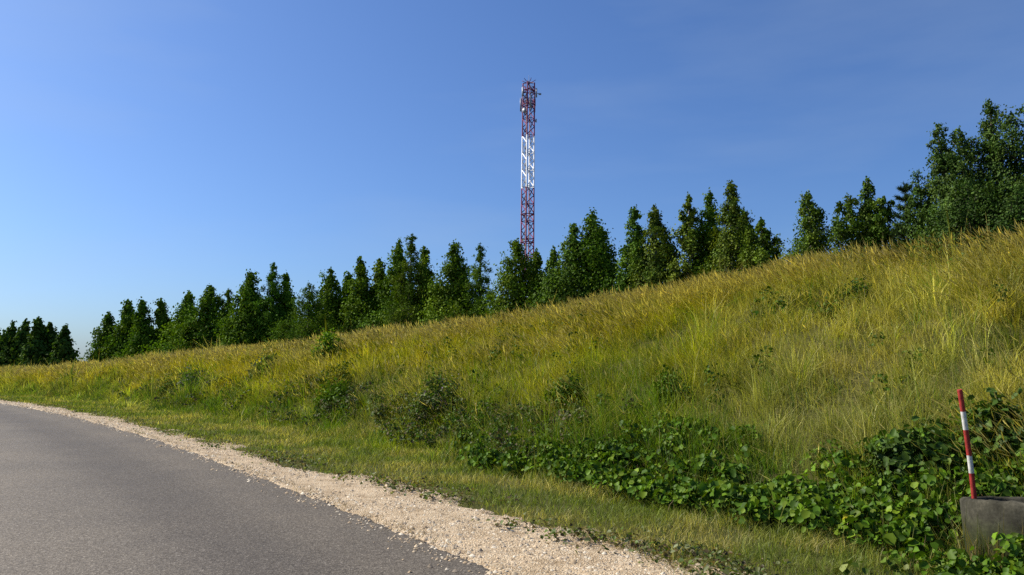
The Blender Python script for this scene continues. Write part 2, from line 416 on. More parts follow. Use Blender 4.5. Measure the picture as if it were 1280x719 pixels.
def seed_stems(cnt):
    s = sample_s(cnt, -2, 60, 4.5); n = FOOT + .5 + rng.random(cnt) ** .8 * (crest(s) + 2.6 - FOOT - .5)
    x, y = xy(n, s)
    dens = fbm(x * .55 + 4, y * .55, 71)
    nc = crest(s)
    keep = rng.random(cnt) < .06 + .85 * sstep(.50, .70, dens) + .35 * sstep(nc - 1.6, nc - .2, n)
    keep &= rng.random(cnt) < sstep(FOOT + .6, FOOT + 2.2, n) + .1
    s, n, x, y = s[keep], n[keep], x[keep], y[keep]; nc = nc[keep]; cnt = len(s)
    z = ground(x, y); d = np.hypot(x, y)
    h = rng.uniform(.34, .70, cnt) * (.8 + .4 * fbm(x, y, 72))
    ang = PI + 2.2 * (fbm(x * .3, y * .3, 63) - .5) + rng.normal(0, .6, cnt); lean = np.clip(rng.normal(.45, .2, cnt), .05, 1)
    w = np.clip(.0003 * d, .003, .012)
    v = rng.lognormal(0, .25, (cnt, 1))
    crestness = sstep(nc - 2.2, nc - .3, n)[:, None]
    head = (TAN * (1 - crestness) + (PINK * .6 + TAN * .5) * crestness) * v * np.array([1., 1, .95])
    P = np.stack([x, y, z], -1)
    A = blades(P, h, w, ang, lean, OLIVE * v, GOLD * v)
    # panicle: drooping spindle continuing from the stem tip
    dirv = np.stack([np.cos(ang), np.sin(ang), np.zeros(cnt)], -1); up = np.array([0, 0, 1.])
    def at(t): return P + dirv * (h * lean * t ** 1.8)[:, None] + up * (h * t * (1 - .35 * lean * t))[:, None]
    p0, p1 = at(.82), at(1.12); L = p1 - p0
    pw = np.clip(.0012 * d, .012, .036) * rng.uniform(.6, 1.3, cnt)
    Vs, Fs = [], []
    for q in range(2):
        f = rng.uniform(0, 2 * PI, cnt) if q == 0 else f + PI / 2
        sd = np.stack([np.cos(f), np.sin(f), np.zeros(cnt)], -1) * pw[:, None] * .5
        mid = p0 + L * .4 + dirv * .01
        Vs.append(np.stack([p0, mid + sd, p1, mid - sd], 1))
    V = np.concatenate(Vs, 0).reshape(-1, 3); F = np.arange(len(V)).reshape(-1, 4)
    T = np.repeat(np.concatenate([head, head], 0), 4, 0)
    return np.vstack([A[0], V]), np.vstack([A[1], F + len(A[0])]), np.vstack([A[2], T])

def merge(parts):
    V, F, T, o = [], [], [], 0
    for v, f, t in parts: V.append(v); F.append(f + o); T.append(t); o += len(v)
    return np.vstack(V), np.vstack(F), np.vstack(T)

NB = 680000
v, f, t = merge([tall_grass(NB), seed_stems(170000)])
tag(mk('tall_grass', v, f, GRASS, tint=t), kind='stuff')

def verge(cnt):
    s = sample_s(cnt, -2.0, 62, 3.0)
    wide = shoulder(s)
    n = wide - .6 + rng.random(cnt) ** .8 * (FOOT + .7 - wide + .6)
    x, y = xy(n, s)
    e = fbm(s * 1.3, n * 1.3, 81)
    keep = rng.random(cnt) < sstep(-.32, .34, n - wide + 1.5 * (e - .5)) * (.45 + .9 * sstep(.35, .6, fbm(x * 2, y * 2, 82)))
    s, n, x, y = s[keep], n[keep], x[keep], y[keep]; cnt = len(s)
    z = ground(x, y); d = np.hypot(x, y)
    h = rng.uniform(.03, .15, cnt) * (.35 + 1.3 * fbm(x * 2.2, y * 2.2, 83)) * np.interp(n - FOOT, [-1.6, 0], [.8, 1.5])
    w = np.clip(.0006 * d, .0035, .02) * rng.uniform(.7, 1.3, cnt)
    a = fbm(x * 1.2, y * 1.2, 84)
    c = (np.array([.15, .18, .024]) * (1 - sstep(.4, .65, a))[:, None] + np.array([.34, .29, .08]) * sstep(.4, .65, a)[:, None])
    dark = (rng.random(cnt) < .2)[:, None]
    c = np.where(dark, np.array([.08, .12, .015]), c) * rng.lognormal(0, .4, (cnt, 1))
    return blades(np.stack([x, y, z - .01], -1), h, w, rng.uniform(0, 2 * PI, cnt), np.clip(rng.normal(.6, .3, cnt), .1, 1.3), c, c * 1.2)

def leaves_poly(C, nrm, L, Wd, tint, fold=.18, roll=None):
    """rounded leaves, folded at the midrib: 6 verts, two quads each"""
    N = len(C); nrm = nrm / (np.linalg.norm(nrm, axis=1)[:, None] + 1e-9)
    a = rng.normal(size=(N, 3)); a = np.cross(nrm, a); a /= np.linalg.norm(a, axis=1)[:, None] + 1e-9
    b = np.cross(nrm, a)
    L = L[:, None]; Wd = Wd[:, None]; k = nrm * (fold * Wd)
    B = C - a * L * .5; T = C + a * L * .5 - nrm * L * .12
    R1 = C - a * L * .28 + b * Wd * .5 + k; R2 = C + a * L * .18 + b * Wd * .46 + k * .8
    L1 = C - a * L * .28 - b * Wd * .5 + k; L2 = C + a * L * .18 - b * Wd * .46 + k * .8
    V = np.stack([B, R1, R2, T, L2, L1], 1).reshape(-1, 3)
    F = (np.arange(N)[:, None, None] * 6 + np.array([[0, 1, 2, 3], [0, 3, 4, 5]])[None]).reshape(-1, 4)
    return V, F, np.repeat(tint, 6, 0)

def weed_litter():
    """low leafy weeds and dead stalks along the ragged edge of the gravel"""
    out = []
    cnt = 1000
    s = sample_s(cnt, .5, 40, 2.5); wide = shoulder(s)
    n = wide - .12 + rng.normal(0, .26, cnt)
    keep = fbm(s * .9, n * .5, 91) > .47; s, n = s[keep], n[keep]
    for cs, cn in zip(s, n):
        m = int(rng.integers(4, 14)); sp = rng.uniform(.04, .12)
        ls = cs + rng.normal(0, sp * 1.4, m); ln = cn + rng.normal(0, sp, m); x, y = xy(ln, ls)
        z = np.maximum(ground(x, y), gravel_z(x, y, ln, ls)) + rng.uniform(.01, .07, m)
        nr = np.c_[rng.normal(0, .6, (m, 2)), np.ones(m)]
        pal = np.array([[.10, .15, .025], [.15, .17, .05], [.17, .12, .055], [.08, .06, .03], [.24, .26, .12]])
        c = pal[rng.choice(5, m, p=[.3, .2, .2, .15, .15])] * rng.uniform(.6, 1.2, (m, 1))
        L = rng.uniform(.018, .05, m)
        out.append(leaves_poly(np.stack([x, y, z], -1), nr, L, L * rng.uniform(.5, .95, m), c))
    cnt = 9000
    s = sample_s(cnt, .5, 40, 2.5); wide = shoulder(s)
    n = np.where(rng.random(cnt) < .25, rng.normal(.06, .05, cnt), wide - .1 + rng.normal(0, .25, cnt))
    keep = (fbm(s * .9, n * .5, 91) > .44) | (rng.random(cnt) < .08); s, n = s[keep], n[keep]; cnt = len(s)
    x, y = xy(n, s); z = np.maximum(ground(x, y), gravel_z(x, y, n, s))
    c = np.array([.17, .12, .06]) * rng.lognormal(0, .4, (cnt, 1))
    out.append(blades(np.stack([x, y, z], -1), rng.uniform(.02, .09, cnt), np.full(cnt, .004), rng.uniform(0, 6.28, cnt), rng.uniform(.6, 2, cnt), c, c))
    return merge(out)
v, f, t = merge([verge(270000), weed_litter()])
tag(mk('verge_grass', v, f, GRASS, tint=t), kind='stuff')

# ------------------------------------------------------------------ leafy ground cover at the foot of the bank
def plant_leaves(px, py, pz, rad, hgt, m, L0, cols, up=.7, low=.15):
    th = rng.uniform(0, 2 * PI, m); r = np.sqrt(rng.random(m)); zz = rng.uniform(low, 1, m)
    rr = r * rad * np.sqrt(np.clip(1.15 - zz ** 2, .1, 1))
    C = np.stack([px + rr * np.cos(th), py + rr * np.sin(th), pz + zz * hgt], -1)
    nr = np.stack([np.cos(th) * r, np.sin(th) * r, np.full(m, up)], -1) + rng.normal(0, .42, (m, 3))
    L = L0 * np.clip(rng.lognormal(-.05, .32, m), .4, 1.7)
    c = cols[rng.integers(0, len(cols), m)] * rng.lognormal(0, .25, (m, 1))
    return leaves_poly(C, nr, L, L * rng.uniform(.75, 1.0, m), c)
RX, RY, RZ = 3.86, 5.82, -.20
LUSH = np.array([[.075, .145, .008], [.095, .165, .010], [.055, .115, .008], [.125, .185, .012], [.045, .09, .008]])
WEED = np.array([[.05, .10, .010], [.085, .11, .03], [.065, .10, .012], [.11, .12, .045], [.10, .075, .04]])
DEEP = np.array([[.05, .10, .008], [.065, .12, .008], [.04, .08, .008], [.09, .14, .01]])
def undergrowth():
    out = []; stalks = []
    def band(cnt, s0, s1, n0, n1, rad, hgt, m, L0, thr, seed, cols=LUSH, low=.42):
        s = rng.uniform(s0, s1, cnt); n = rng.uniform(n0, n1, cnt)
        keep = fbm(s * .8, n * .8, seed) > thr
        rs = np.stack(xy(n, s), -1) - np.array([RX, RY]); keep &= (np.hypot(rs[:, 0], rs[:, 1]) > .78) & ((hgt < .16) | ~((rs[:, 0] > -.85) & (rs[:, 0] < .6) & (rs[:, 1] < .1) & (rs[:, 1] > -1.3)))
        for a, b in zip(s[keep], n[keep]):
            x, y = xy(b, a); z = float(ground(x, y)); k = rng.uniform(.7, 1.25)
            if a < 12: stalks.append(np.c_[x + rng.normal(0, rad * .5, 6), y + rng.normal(0, rad * .5, 6), np.full(6, z), np.full(6, hgt * k)])
            out.append(plant_leaves(float(x), float(y), z, rad * k, hgt * k * rng.uniform(.8, 1.2), int(m * k), L0, cols, .7, low))
    band(330, 1.8, 11.6, 3.2, 4.3, .22, .27, 46, .062, .40, 101)
    band(230, 1.0, 8.4, 3.9, 5.2, .23, .28, 44, .058, .48, 102)
    band(250, -.5, 4.8, 3.4, 6.0, .23, .29, 46, .060, .42, 103)
    band(220, -1, 3.6, 5.0, 7.4, .24, .25, 40, .052, .44, 106, DEEP)
    band(110, 6.0, 14.0, 4.0, 5.4, .2, .28, 36, .055, .54, 104)
    band(700, 1, 26, 4.4, 10.5, .17, .44, 30, .045, .57, 107, DEEP)
    band(330, 8.5, 18, 3.5, 5.0, .2, .36, 40, .042, .38, 109, WEED)
    band(120, 17, 34, 3.8, 5.6, .28, .34, 34, .06, .46, 110, WEED)
    band(160, -.5, 3.6, 2.2, 3.6, .12, .10, 9, .06, .38, 105, np.array([[.10, .15, .02], [.08, .12, .015], [.16, .18, .05]]), .15)
    band(90, 1.0, 3.6, 2.85, 3.5, .15, .15, 18, .055, .25, 108, LUSH, .2)
    # leaves crowding the front of the concrete ring
    for q in range(46):
        px, py = rng.uniform(2.75, 3.75), rng.uniform(4.75, 5.42); z = float(ground(px, py))
        if math.hypot(px - RX, py - RY) < .58: continue
        out.append(plant_leaves(px, py, z, .15, rng.uniform(.20, .32) + .12 * (px > 3.2), 30, .045, LUSH if q % 3 else DEEP, .7, .25))
    # a few leaves gone yellow
    for (px, py) in ((1057, 648),):
        d = ray(px, py); tt = 6.6 / d[1]; p = np.array([0, 0, CAM_H]) + d * tt
        out.append(leaves_poly(p[None] + rng.normal(0, .02, (3, 3)), rng.normal(0, .4, (3, 3)) + np.array([-.5, -.6, .6]), np.full(3, .045), np.full(3, .03), np.tile([.42, .36, .02], (3, 1))))
    q = np.vstack(stalks); m = len(q); c = np.array([.14, .15, .03]) * rng.lognormal(0, .35, (m, 1))
    c[rng.random(m) < .2] = np.array([.22, .15, .07])
    out.append(blades(q[:, :3], q[:, 3] * rng.uniform(.7, 1.5, m), np.full(m, .006), rng.uniform(0, 6.28, m), rng.uniform(.1, .7, m), c, c))
    return merge(out)
v, f, t = undergrowth()
tag(mk('leafy_undergrowth', v, f, BROAD, tint=t), kind='stuff')

# ------------------------------------------------------------------ trees
def place(px, dn):
    """ground point in the column px of the view at dn metres behind the crest"""
    d = ray(px, HORIZON); ts = np.linspace(4, 220, 9000)
    n, s = ns(d[0] * ts, d[1] * ts)
    k = int(np.argmax(n > crest(s) + dn)); t = ts[k]
    return np.array([d[0] * t, d[1] * t, float(ground(d[0] * t, d[1] * t))]), t

KINDS = {
    #        profile(t) radius factor, rise of branches, leaf size, clump spread
    'aspen':  dict(prof=lambda t: np.minimum(1, (t + .08) / .18) ** .5 * (1 - t) ** 1.0, rise=.75, spread=.17, cols=[(.085, .15, .012), (.065, .125, .010), (.115, .18, .014)]),
    'birch':  dict(prof=lambda t: np.minimum(1, (t + .05) / .24) ** .6 * (1 - t) ** .95, rise=.9, spread=.135, cols=[(.085, .14, .020), (.065, .115, .016), (.115, .165, .026)]),
    'spruce': dict(prof=lambda t: np.minimum(1, (t + .05) / .12) ** .5 * (1 - t) ** .95, rise=.28, spread=.10, cols=[(.06, .12, .012), (.07, .135, .012), (.09, .15, .016)]),
    'bush':   dict(prof=lambda t: np.minimum(1, (t + .12) / .4) ** .5 * np.clip(1.02 - t, 0, 1) ** .45, rise=.8, spread=.16, cols=[(.065, .115, .014), (.05, .095, .012), (.09, .14, .018)]),
}
def make_tree(name, label, cat, loc, H, rad, kind, nleaf, leaf, group, lean=(0, 0), bark=None, hue=None, nb=None, tight=False):
    K = KINDS[kind]; root = empty(name, tuple(loc)); tag(root, label, cat, group)
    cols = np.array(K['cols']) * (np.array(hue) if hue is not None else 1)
    tb = Tubes()
    bend = rng.normal(0, .03, 2) * H + np.array(lean) * H
    zt = np.linspace(-.08, .97, 7)
    axis = lambda t: np.stack([bend[0] * t ** 1.6, bend[1] * t ** 1.6, H * t], -1)
    r0 = .018 * H + .012
    pts = axis(np.clip(zt, 0, 1)); pts[0][2] = -.12
    tb.add(pts, r0 * (1 - zt.clip(0)) ** .8 + .004, 7)
    nb = nb or (64 if kind != 'bush' else 30)
    cl, wt = [], []
    ga = rng.uniform(0, 6.28)
    lob = rng.normal(0, 1, 5); lph = rng.uniform(0, 6.28, 5)
    for i in range(nb):
        t = (.03 + .93 * ((i + rng.random()) / nb) ** 1.05)
        a = ga + i * 2.39996 + rng.normal(0, .35)
        asym = 1 + .16 * math.sin(a * 2 + lph[0] + t * 6 * lob[0]) + .12 * math.sin(a + lph[1] + t * 9)
        ln = rad * float(K['prof'](np.array(t))) * rng.uniform(.55, 1.2) * asym
        rise = K['rise'] * rng.uniform(.6, 1.3)
        tb0 = max(.015, t - ln * rise / H * .9); b = axis(np.array(tb0)); tp = axis(np.array(t))
        e = np.array([tp[0] + math.cos(a) * ln, tp[1] + math.sin(a) * ln, tp[2] + rng.normal(0, .02 * H)])
        m = (b + e) / 2 + np.array([0, 0, -.06 * ln])
        tb.add([b, m, e], [r0 * .38 * (1 - t) + .003, r0 * .22 * (1 - t) + .003, .002], 4, cap=False)
        for q, fr in enumerate((.35, .6, .82, 1.0)):
            if q == 0 and ln < .3 * rad: continue
            p = b * (1 - fr) + e * fr + np.array([0, 0, -.06 * ln * math.sin(fr * PI)])
            p = p + rng.normal(0, .05 * rad, 3)
            cl.append(p); wt.append((.5 + fr) * (.10 + ln / rad))
            if fr > .7 and ln > .25 * rad:
                tb.add([b * .4 + e * .6, p], [.003, .002], 3, cap=False)
    for q in range(6):
        cl.append(axis(np.array(.88 + .12 * (q + .5) / 6))); wt.append(.10)
    cl = np.array(cl); wt = np.array(wt) * rng.lognormal(0, .3, len(wt)); wt /= wt.sum()
    ci = rng.choice(len(cl), nleaf, p=wt)
    sg = K['spread'] * rad * rng.uniform(.6, 1.3, len(cl))
    tz = np.clip(cl[:, 2] / H, 0, 1); sg = sg * (1.1 - .85 * tz)
    C = cl[ci] + rng.normal(0, 1, (nleaf, 3)) * sg[ci][:, None] * np.array([1, 1, 1.15])
    C[:, 2] = np.maximum(C[:, 2], .05)
    out = C - axis(np.clip(C[:, 2] / H, 0, 1)); out[:, 2] = 0
    out /= np.linalg.norm(out, axis=1)[:, None] + 1e-6
    nr = out * .85 + np.array([0, 0, .4]) + rng.normal(0, .5, (nleaf, 3))
    ctint = cols[rng.integers(0, len(cols), len(cl))] * rng.lognormal(0, .16, (len(cl), 1))
    tint = ctint[ci] * rng.lognormal(0, .2, (nleaf, 1))
    L = leaf * rng.uniform(.65, 1.3, nleaf)
    v, f, tt = leaves_poly(C, nr, L, L * (.72 if kind != 'spruce' else .3), tint)
    tb.build('trunk', bark or BARK, root)
    mk('crown', v, f, LEAF, root, tint=tt)
    return root

G_ROW = 'young trees along the top of the bank'
G_FAR = 'far trees at the left end of the bank'
G_RIGHT = 'bushy trees at the right end of the crest'
# column, tree top, crown width (photo pixels), metres behind the crest, kind, name, label
ROW = [
 (133, 391, 26, 3.5, 'aspen', 'first tree of the long row, its lower left beside the gap of open sky'),
 (160, 376, 28, 4.0, 'aspen', 'narrow dark green tree, second in the long row after the gap of sky'),
 (182, 375, 26, 3.6, 'aspen', 'slim pointed tree, third in the long row after the gap of sky'),
 (202, 373, 25, 4.2, 'aspen', 'thin tree with a forked tip, fourth in the long row after the gap'),
 (227, 365, 33, 3.8, 'aspen', 'fifth tree of the long row, blunt topped and fuller than the fourth'),
 (256, 358, 36, 3.5, 'aspen', 'sixth tree of the long row, bright green on its sunlit side'),
 (282, 360, 28, 4.5, 'spruce', 'seventh tree of the long row, dark and narrow between two brighter ones'),
 (311, 341, 38, 3.5, 'aspen', 'eighth tree of the long row, light green, left of the tallest dark spire'),
 (336, 329, 34, 3.8, 'spruce', 'tall dark spire with pointed top, left of the short separate cone shaped tree'),
 (355, 343, 28, 4.4, 'aspen', 'blackish tree filling the right flank of the tall dark spire'),
 (384, 356, 42, 1.6, 'spruce', 'short broad cone shaped tree standing forward of the row, above the green bush'),
 (411, 337, 36, 3.6, 'aspen', 'round shouldered tree just right of the short cone shaped tree'),
 (434, 340, 28, 4.6, 'aspen', 'low topped tree wedged between the round shouldered tree and a taller pair'),
 (453, 321, 32, 3.4, 'aspen', 'left one of the two equal topped trees before the highest middle clump'),
 (473, 322, 30, 4.4, 'aspen', 'right one of the two equal topped trees before the highest middle clump'),
 (493, 301, 36, 3.8, 'aspen', 'left shoulder tree of the highest clump in the middle of the row'),
 (511, 293, 36, 3.0, 'spruce', 'highest pointed tree of the middle clump, well left of the lattice tower'),
 (532, 309, 32, 3.8, 'aspen', 'right shoulder tree of the highest clump in the middle of the row'),
 (566, 304, 42, 3.2, 'aspen', 'broad pointed tree standing alone between the middle clump and a slimmer tree'),
 (583, 326, 26, 5.2, 'spruce', 'low dark tree set back behind the broad pointed tree and the slimmer tree'),
 (600, 303, 34, 3.4, 'spruce', 'slim pointed light green tree, second to the left of the lattice tower'),
 (645, 300, 44, 2.6, 'aspen', 'leafy tree right in front of the foot of the lattice tower'),
 (670, 311, 26, 3.6, 'aspen', 'small dark tree touching the right side of the tower foot'),
 (692, 310, 30, 3.0, 'birch', 'loose small tree between the tower foot and the big dark pair'),
 (718, 282, 40, 2.8, 'birch', 'lower left tree of the big dark clump to the right of the tower'),
 (741, 264, 46, 3.0, 'aspen', 'tallest tree of the big dark clump to the right of the tower'),
 (756, 285, 32, 3.6, 'aspen', 'black shaded tree on the right flank of the big dark clump'),
 (792, 257, 34, 2.6, 'birch', 'left one of the twin slender birches in the middle of the crest'),
 (824, 256, 46, 2.4, 'birch', 'right and fuller one of the twin slender birches on the crest'),
 (866, 244, 36, 2.4, 'birch', 'left tree of the three topped clump, its leaning branches reaching left'),
 (888, 239, 36, 2.8, 'aspen', 'middle tree of the three topped clump near the bank crest'),
 (920, 224, 44, 2.2, 'birch', 'tallest slender tree of the three topped clump near the bank crest'),
 (941, 262, 32, 3.2, 'aspen', 'dark low tree tucked behind the right side of the tallest slender tree'),
 (961, 277, 34, 1.8, 'bush', 'wide low bushy tree at the right foot of the three topped clump'),
 (1021, 239, 46, 1.8, 'birch', 'lone cone shaped birch standing apart with open sky on both sides'),
 (1072, 245, 40, 1.6, 'bush', 'rounded dark tree on the left of the small three topped group'),
 (1097, 222, 34, 1.8, 'birch', 'pale tall tip in the middle of the small three topped group'),
 (1114, 246, 30, 1.6, 'bush', 'rounded dark tree on the right of the small three topped group'),
]
for (px, py, w, dn, kind, lab) in ROW:
    base, t = place(px, dn); z = CAM_H + ray(px, py)[2] / ray(px, py)[1] * base[1]
    H = z - base[2]; rad = w * (1.16 if px < 700 else 1.32 if px < 760 else 1.06) / F_PX * t
    nm = {'aspen': 'young_aspen', 'birch': 'young_birch', 'spruce': 'young_spruce', 'bush': 'bushy_tree'}[kind]
    nl_ = int(np.clip(14000 * (w / 40) * (H / 3.2), 9000, 18000))
    make_tree(nm, lab, 'tree', base, H, rad, kind, nl_, .0030 * t, G_ROW, bark=BIRCH if kind == 'birch' else BARK, hue=rng.uniform(.82, 1.18) * np.array([rng.uniform(.85, 1.2), 1, .6]))

FAR = [(-14, 408, 40, 'tall rounded tree cut by the left edge of the picture'), (10, 407, 34, 'broad far tree second from the left edge of the picture'),
       (27, 402, 26, 'tallest of the far trees, with two tips, at the left end'), (45, 398, 24, 'pointed far tree in the middle of the left end cluster'),
       (63, 405, 22, 'slim far tree between the pointed one and the last of the cluster'), (78, 408, 20, 'last far tree of the left cluster, next to the gap of sky'),
       (36, 420, 30, 'low dark far tree filling in under the tallest pair')]
for (px, py, w, lab) in FAR:
    base, t = place(px, 14 + rng.uniform(-1, 1)); z = CAM_H + ray(px, py)[2] / ray(px, py)[1] * base[1]
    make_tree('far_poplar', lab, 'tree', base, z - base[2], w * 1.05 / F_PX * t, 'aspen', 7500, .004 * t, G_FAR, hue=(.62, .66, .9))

# right end of the crest: nearer, so leaves read one by one
RIGHT = [
 (1165, 226, 44, .9, 'bush', 5200, 'light green low bush beside the small pine on the crest'),
 (1203, 153, 62, .8, 'birch', 11000, 'left tree of the tall dark clump at the right edge, with drooping tips'),
 (1232, 165, 70, 1.0, 'bush', 12000, 'dense middle bush of the tall dark clump at the right edge'),
 (1265, 126, 80, 1.2, 'birch', 14000, 'tallest tree of the dark clump at the right edge of the picture'),
 (1310, 130, 80, 1.4, 'bush', 10000, 'dark tree cut off by the right edge of the picture'),
 (1225, 226, 70, .1, 'bush', 8000, 'low shaded bush hanging over the crest grass under the dark clump'),
 (1280, 220, 70, .2, 'bush', 8000, 'lowest leafy bush at the right edge spilling onto the grass slope'),
]
for (px, py, w, dn, kind, nl_, lab) in RIGHT:
    base, t = place(px, dn); z = CAM_H + ray(px, py)[2] / ray(px, py)[1] * base[1]
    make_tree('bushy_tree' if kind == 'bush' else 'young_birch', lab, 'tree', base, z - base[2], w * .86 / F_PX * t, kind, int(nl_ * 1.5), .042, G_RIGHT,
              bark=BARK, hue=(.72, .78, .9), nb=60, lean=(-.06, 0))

def pine(px, py, w, dn, label):
    base, t = place(px, dn); H = CAM_H + ray(px, py)[2] / ray(px, py)[1] * base[1] - base[2]; rad = w * .55 / F_PX * t
    root = empty('young_pine', tuple(base)); tag(root, label, 'tree', G_ROW)
    tb = Tubes(); tb.add([[0, 0, -.1], [.02, 0, H * .5], [0, 0, H]], [.035, .022, .006], 6)
    tufts = []
    for lv in np.linspace(.18, .93, 8):
        k = 6; ln = rad * (1 - lv) ** .7 * 1.1 + .05
        for i in range(k):
            a = i * 2 * PI / k + lv * 9 + rng.normal(0, .25); l = ln * rng.uniform(.75, 1.15)
            b = np.array([0, 0, lv * H]); e = b + np.array([math.cos(a) * l, math.sin(a) * l, l * .55])
            tb.add([b, (b + e) / 2 - np.array([0, 0, .03]), e], [.012, .008, .004], 4, cap=False)
            for fr in (.5, .75, 1): tufts.append((b * (1 - fr) + e * fr, e - b))
    tufts.append((np.array([0, 0, H]), np.array([0, 0, 1.]))); tufts.append((np.array([0, 0, H * .96]), np.array([0, 0, 1.])))
    P, D = [], []
    for p, d in tufts:
        d = d / (np.linalg.norm(d) + 1e-9)
        for q in range(46): P.append(p + d * rng.uniform(-.10, .03)); D.append(d * .8 + rng.normal(0, .55, 3))
    P = np.array(P); D = np.array(D); D /= np.linalg.norm(D, axis=1)[:, None]
    L = rng.uniform(.05, .10, len(P))[:, None]; sd = np.cross(D, rng.normal(size=D.shape)); sd /= np.linalg.norm(sd, axis=1)[:, None]; sd *= .005
    V = np.stack([P - sd, P + sd, P + D * L + sd * .4, P + D * L - sd * .4], 1).reshape(-1, 3)
    T = np.repeat(np.array([.03, .055, .02]) * rng.lognormal(0, .25, (len(P), 1)), 4, 0)
    tb.build('trunk', BARK, root); mk('needles', V, np.arange(len(V)).reshape(-1, 4), LEAF, root, tint=T)
pine(1142, 231, 30, .9, 'small sparse pine with gaps between its whorls, beside the light green bush')

# ------------------------------------------------------------------ bushes and herb clumps on the slope
def clump(px, py, depth_n, w, h, cols, label, name='shrub', L0=.07, m=900, flowers=None, cat='bush', group='bushes on the grass slope'):
    d = ray(px, HORIZON); ts = np.linspace(3, 90, 9000); n, s = ns(d[0] * ts, d[1] * ts)
    t = ts[int(np.argmax(n > depth_n))]; x, y = d[0] * t, d[1] * t; z = float(ground(x, y))
    root = empty(name, (x, y, z)); tag(root, label, cat, group)
    rad = w * .5 / F_PX * t; hg = h / F_PX * t + .06
    tb = Tubes(); pts = []
    al = math.atan2(math.cos(A0 + s[0] / R), -math.sin(A0 + s[0] / R)); m = int(m * 1.9)
    lobes = [(rng.uniform(-.75, .75) * rad * 1.15, rng.normal(0, .22) * rad, rng.uniform(.45, 1.0)) for q in range(5)]; lobes[0] = (lobes[0][0] * .4, 0, 1.)
    for i in range(34):
        lx, ly, lh = lobes[i % 5]; a = rng.uniform(0, 6.28); r_ = .42 * rad * math.sqrt(rng.random())
        ex, ey = lx + r_ * math.cos(a), ly + r_ * math.sin(a)
        top = hg * lh * rng.uniform(.55, 1.1)
        e = np.array([ex * math.cos(al) - ey * math.sin(al), ex * math.sin(al) + ey * math.cos(al), top])
        gz = float(ground(x + e[0], y + e[1])) - z; e[2] += gz
        tb.add([[0, 0, -.1], [e[0] * .8, e[1] * .8, gz * .8 - .05], [e[0] * .95, e[1] * .95, gz + (e[2] - gz) * .55], e], [.008, .007, .005, .002], 4, cap=False)
        for fr in (.35, .6, .8, 1.): pts.append(np.array([e[0] * (.8 + .2 * fr), e[1] * (.8 + .2 * fr), gz + (e[2] - gz) * fr]))
    pts = np.array(pts); ci = rng.integers(0, len(pts), m)
    C = pts[ci] + rng.normal(0, .14 * min(rad, .5) + .03, (m, 3))
    nr = np.stack([C[:, 0] / rad, C[:, 1] / rad, np.full(m, .7)], -1) + rng.normal(0, .5, (m, 3))
    cols = np.array(cols); tint = cols[rng.integers(0, len(cols), m)] * rng.lognormal(0, .22, (m, 1))
    L = L0 * rng.uniform(.6, 1.3, m)
    v, f, tt = leaves_poly(C, nr, L, L * .62, tint)
    fol = [(v, f, tt)]
    if flowers is not None:
        k = 150; ci = rng.integers(0, len(pts), k); C = pts[ci] + rng.normal(0, .05, (k, 3)) + np.array([0, 0, .06])
        v, f, tt = leaves_poly(C, rng.normal(0, .6, (k, 3)) + np.array([0, -.3, .8]), np.full(k, .035), np.full(k, .03), np.tile(flowers, (k, 1)) * rng.lognormal(0, .2, (k, 1)))
        fol.append((v, f, tt))
    v, f, tt = merge(fol)
    tb.build('stem', STEM, root); mk('foliage', v, f, BROAD, root, tint=tt)
DG = [(.075, .14, .010), (.10, .165, .012), (.06, .11, .010)]
BG = [(.14, .25, .010), (.19, .29, .014), (.10, .19, .010)]
GR = [(.14, .16, .06), (.17, .17, .09), (.10, .12, .04)]
clump(408, 0, 7.0, 40, 36, BG, 'bright green round bush high on the slope below the short cone shaped tree', L0=.09)
clump(545, 0, 4.7, 120, 40, GR + DG, 'wide grey green thistle clump with dull mauve heads beside the leafy band', 'thistle_clump', .06, 1500, (.24, .17, .23), 'wild plants')
clump(418, 0, 4.7, 70, 22, DG, 'dark low shrub at the foot of the bank left of the mauve thistles', L0=.08)
clump(333, 0, 6.0, 50, 22, DG + GR, 'greyish low shrub lower left of the bright green round bush', L0=.09)
clump(238, 0, 5.2, 56, 24, GR + BG, 'pale grey green clump of flowering herbs near the distant road edge', 'herb_clump', .10, 700, (.27, .25, .33), 'wild plants')
clump(215, 0, 4.8, 30, 16, DG, 'dark tuft at the slope foot nearest to the far bend of the road', L0=.10, m=500)
clump(708, 0, 5.6, 48, 34, DG, 'dark green shrub above the leafy band near the middle of the slope', L0=.055)
clump(838, 0, 5.9, 36, 26, DG, 'small dark shrub in the yellow grass right of the middle shrub', L0=.05, m=600)
clump(1071, 0, 9.6, 44, 30, DG + [(.06, .085, .02)], 'dark green tussock just under the crest below the small three topped group', L0=.05)
clump(1034, 0, 8.9, 26, 16, DG, 'tiny dark tussock just below and left of the larger crest tussock', L0=.05, m=350)
clump(793, 0, 9.0, 34, 18, [(.05, .075, .015), (.08, .095, .018)], 'small olive tussock high on the slope below the twin birches', L0=.06, m=450)
clump(425, 0, 5.4, 40, 24, [(.20, .20, .018), (.24, .22, .02), (.14, .16, .02)], 'yellow green flowering herb patch below the bright round bush', 'herb_clump', .06, 700, (.42, .34, .02), 'wild plants')
clump(1262, 0, 5.3, 110, 50, [(.05, .095, .014), (.035, .07, .012), (.07, .115, .018)], 'tall dark nettle clump behind the concrete ring at the right edge', 'nettle_clump', .09, 1500, None, 'wild plants')
clump(1130, 0, 4.6, 80, 44, [(.055, .10, .014), (.045, .08, .012)], 'green nettle clump in the slope left of the striped pole', 'nettle_clump', .085, 1100, None, 'wild plants')

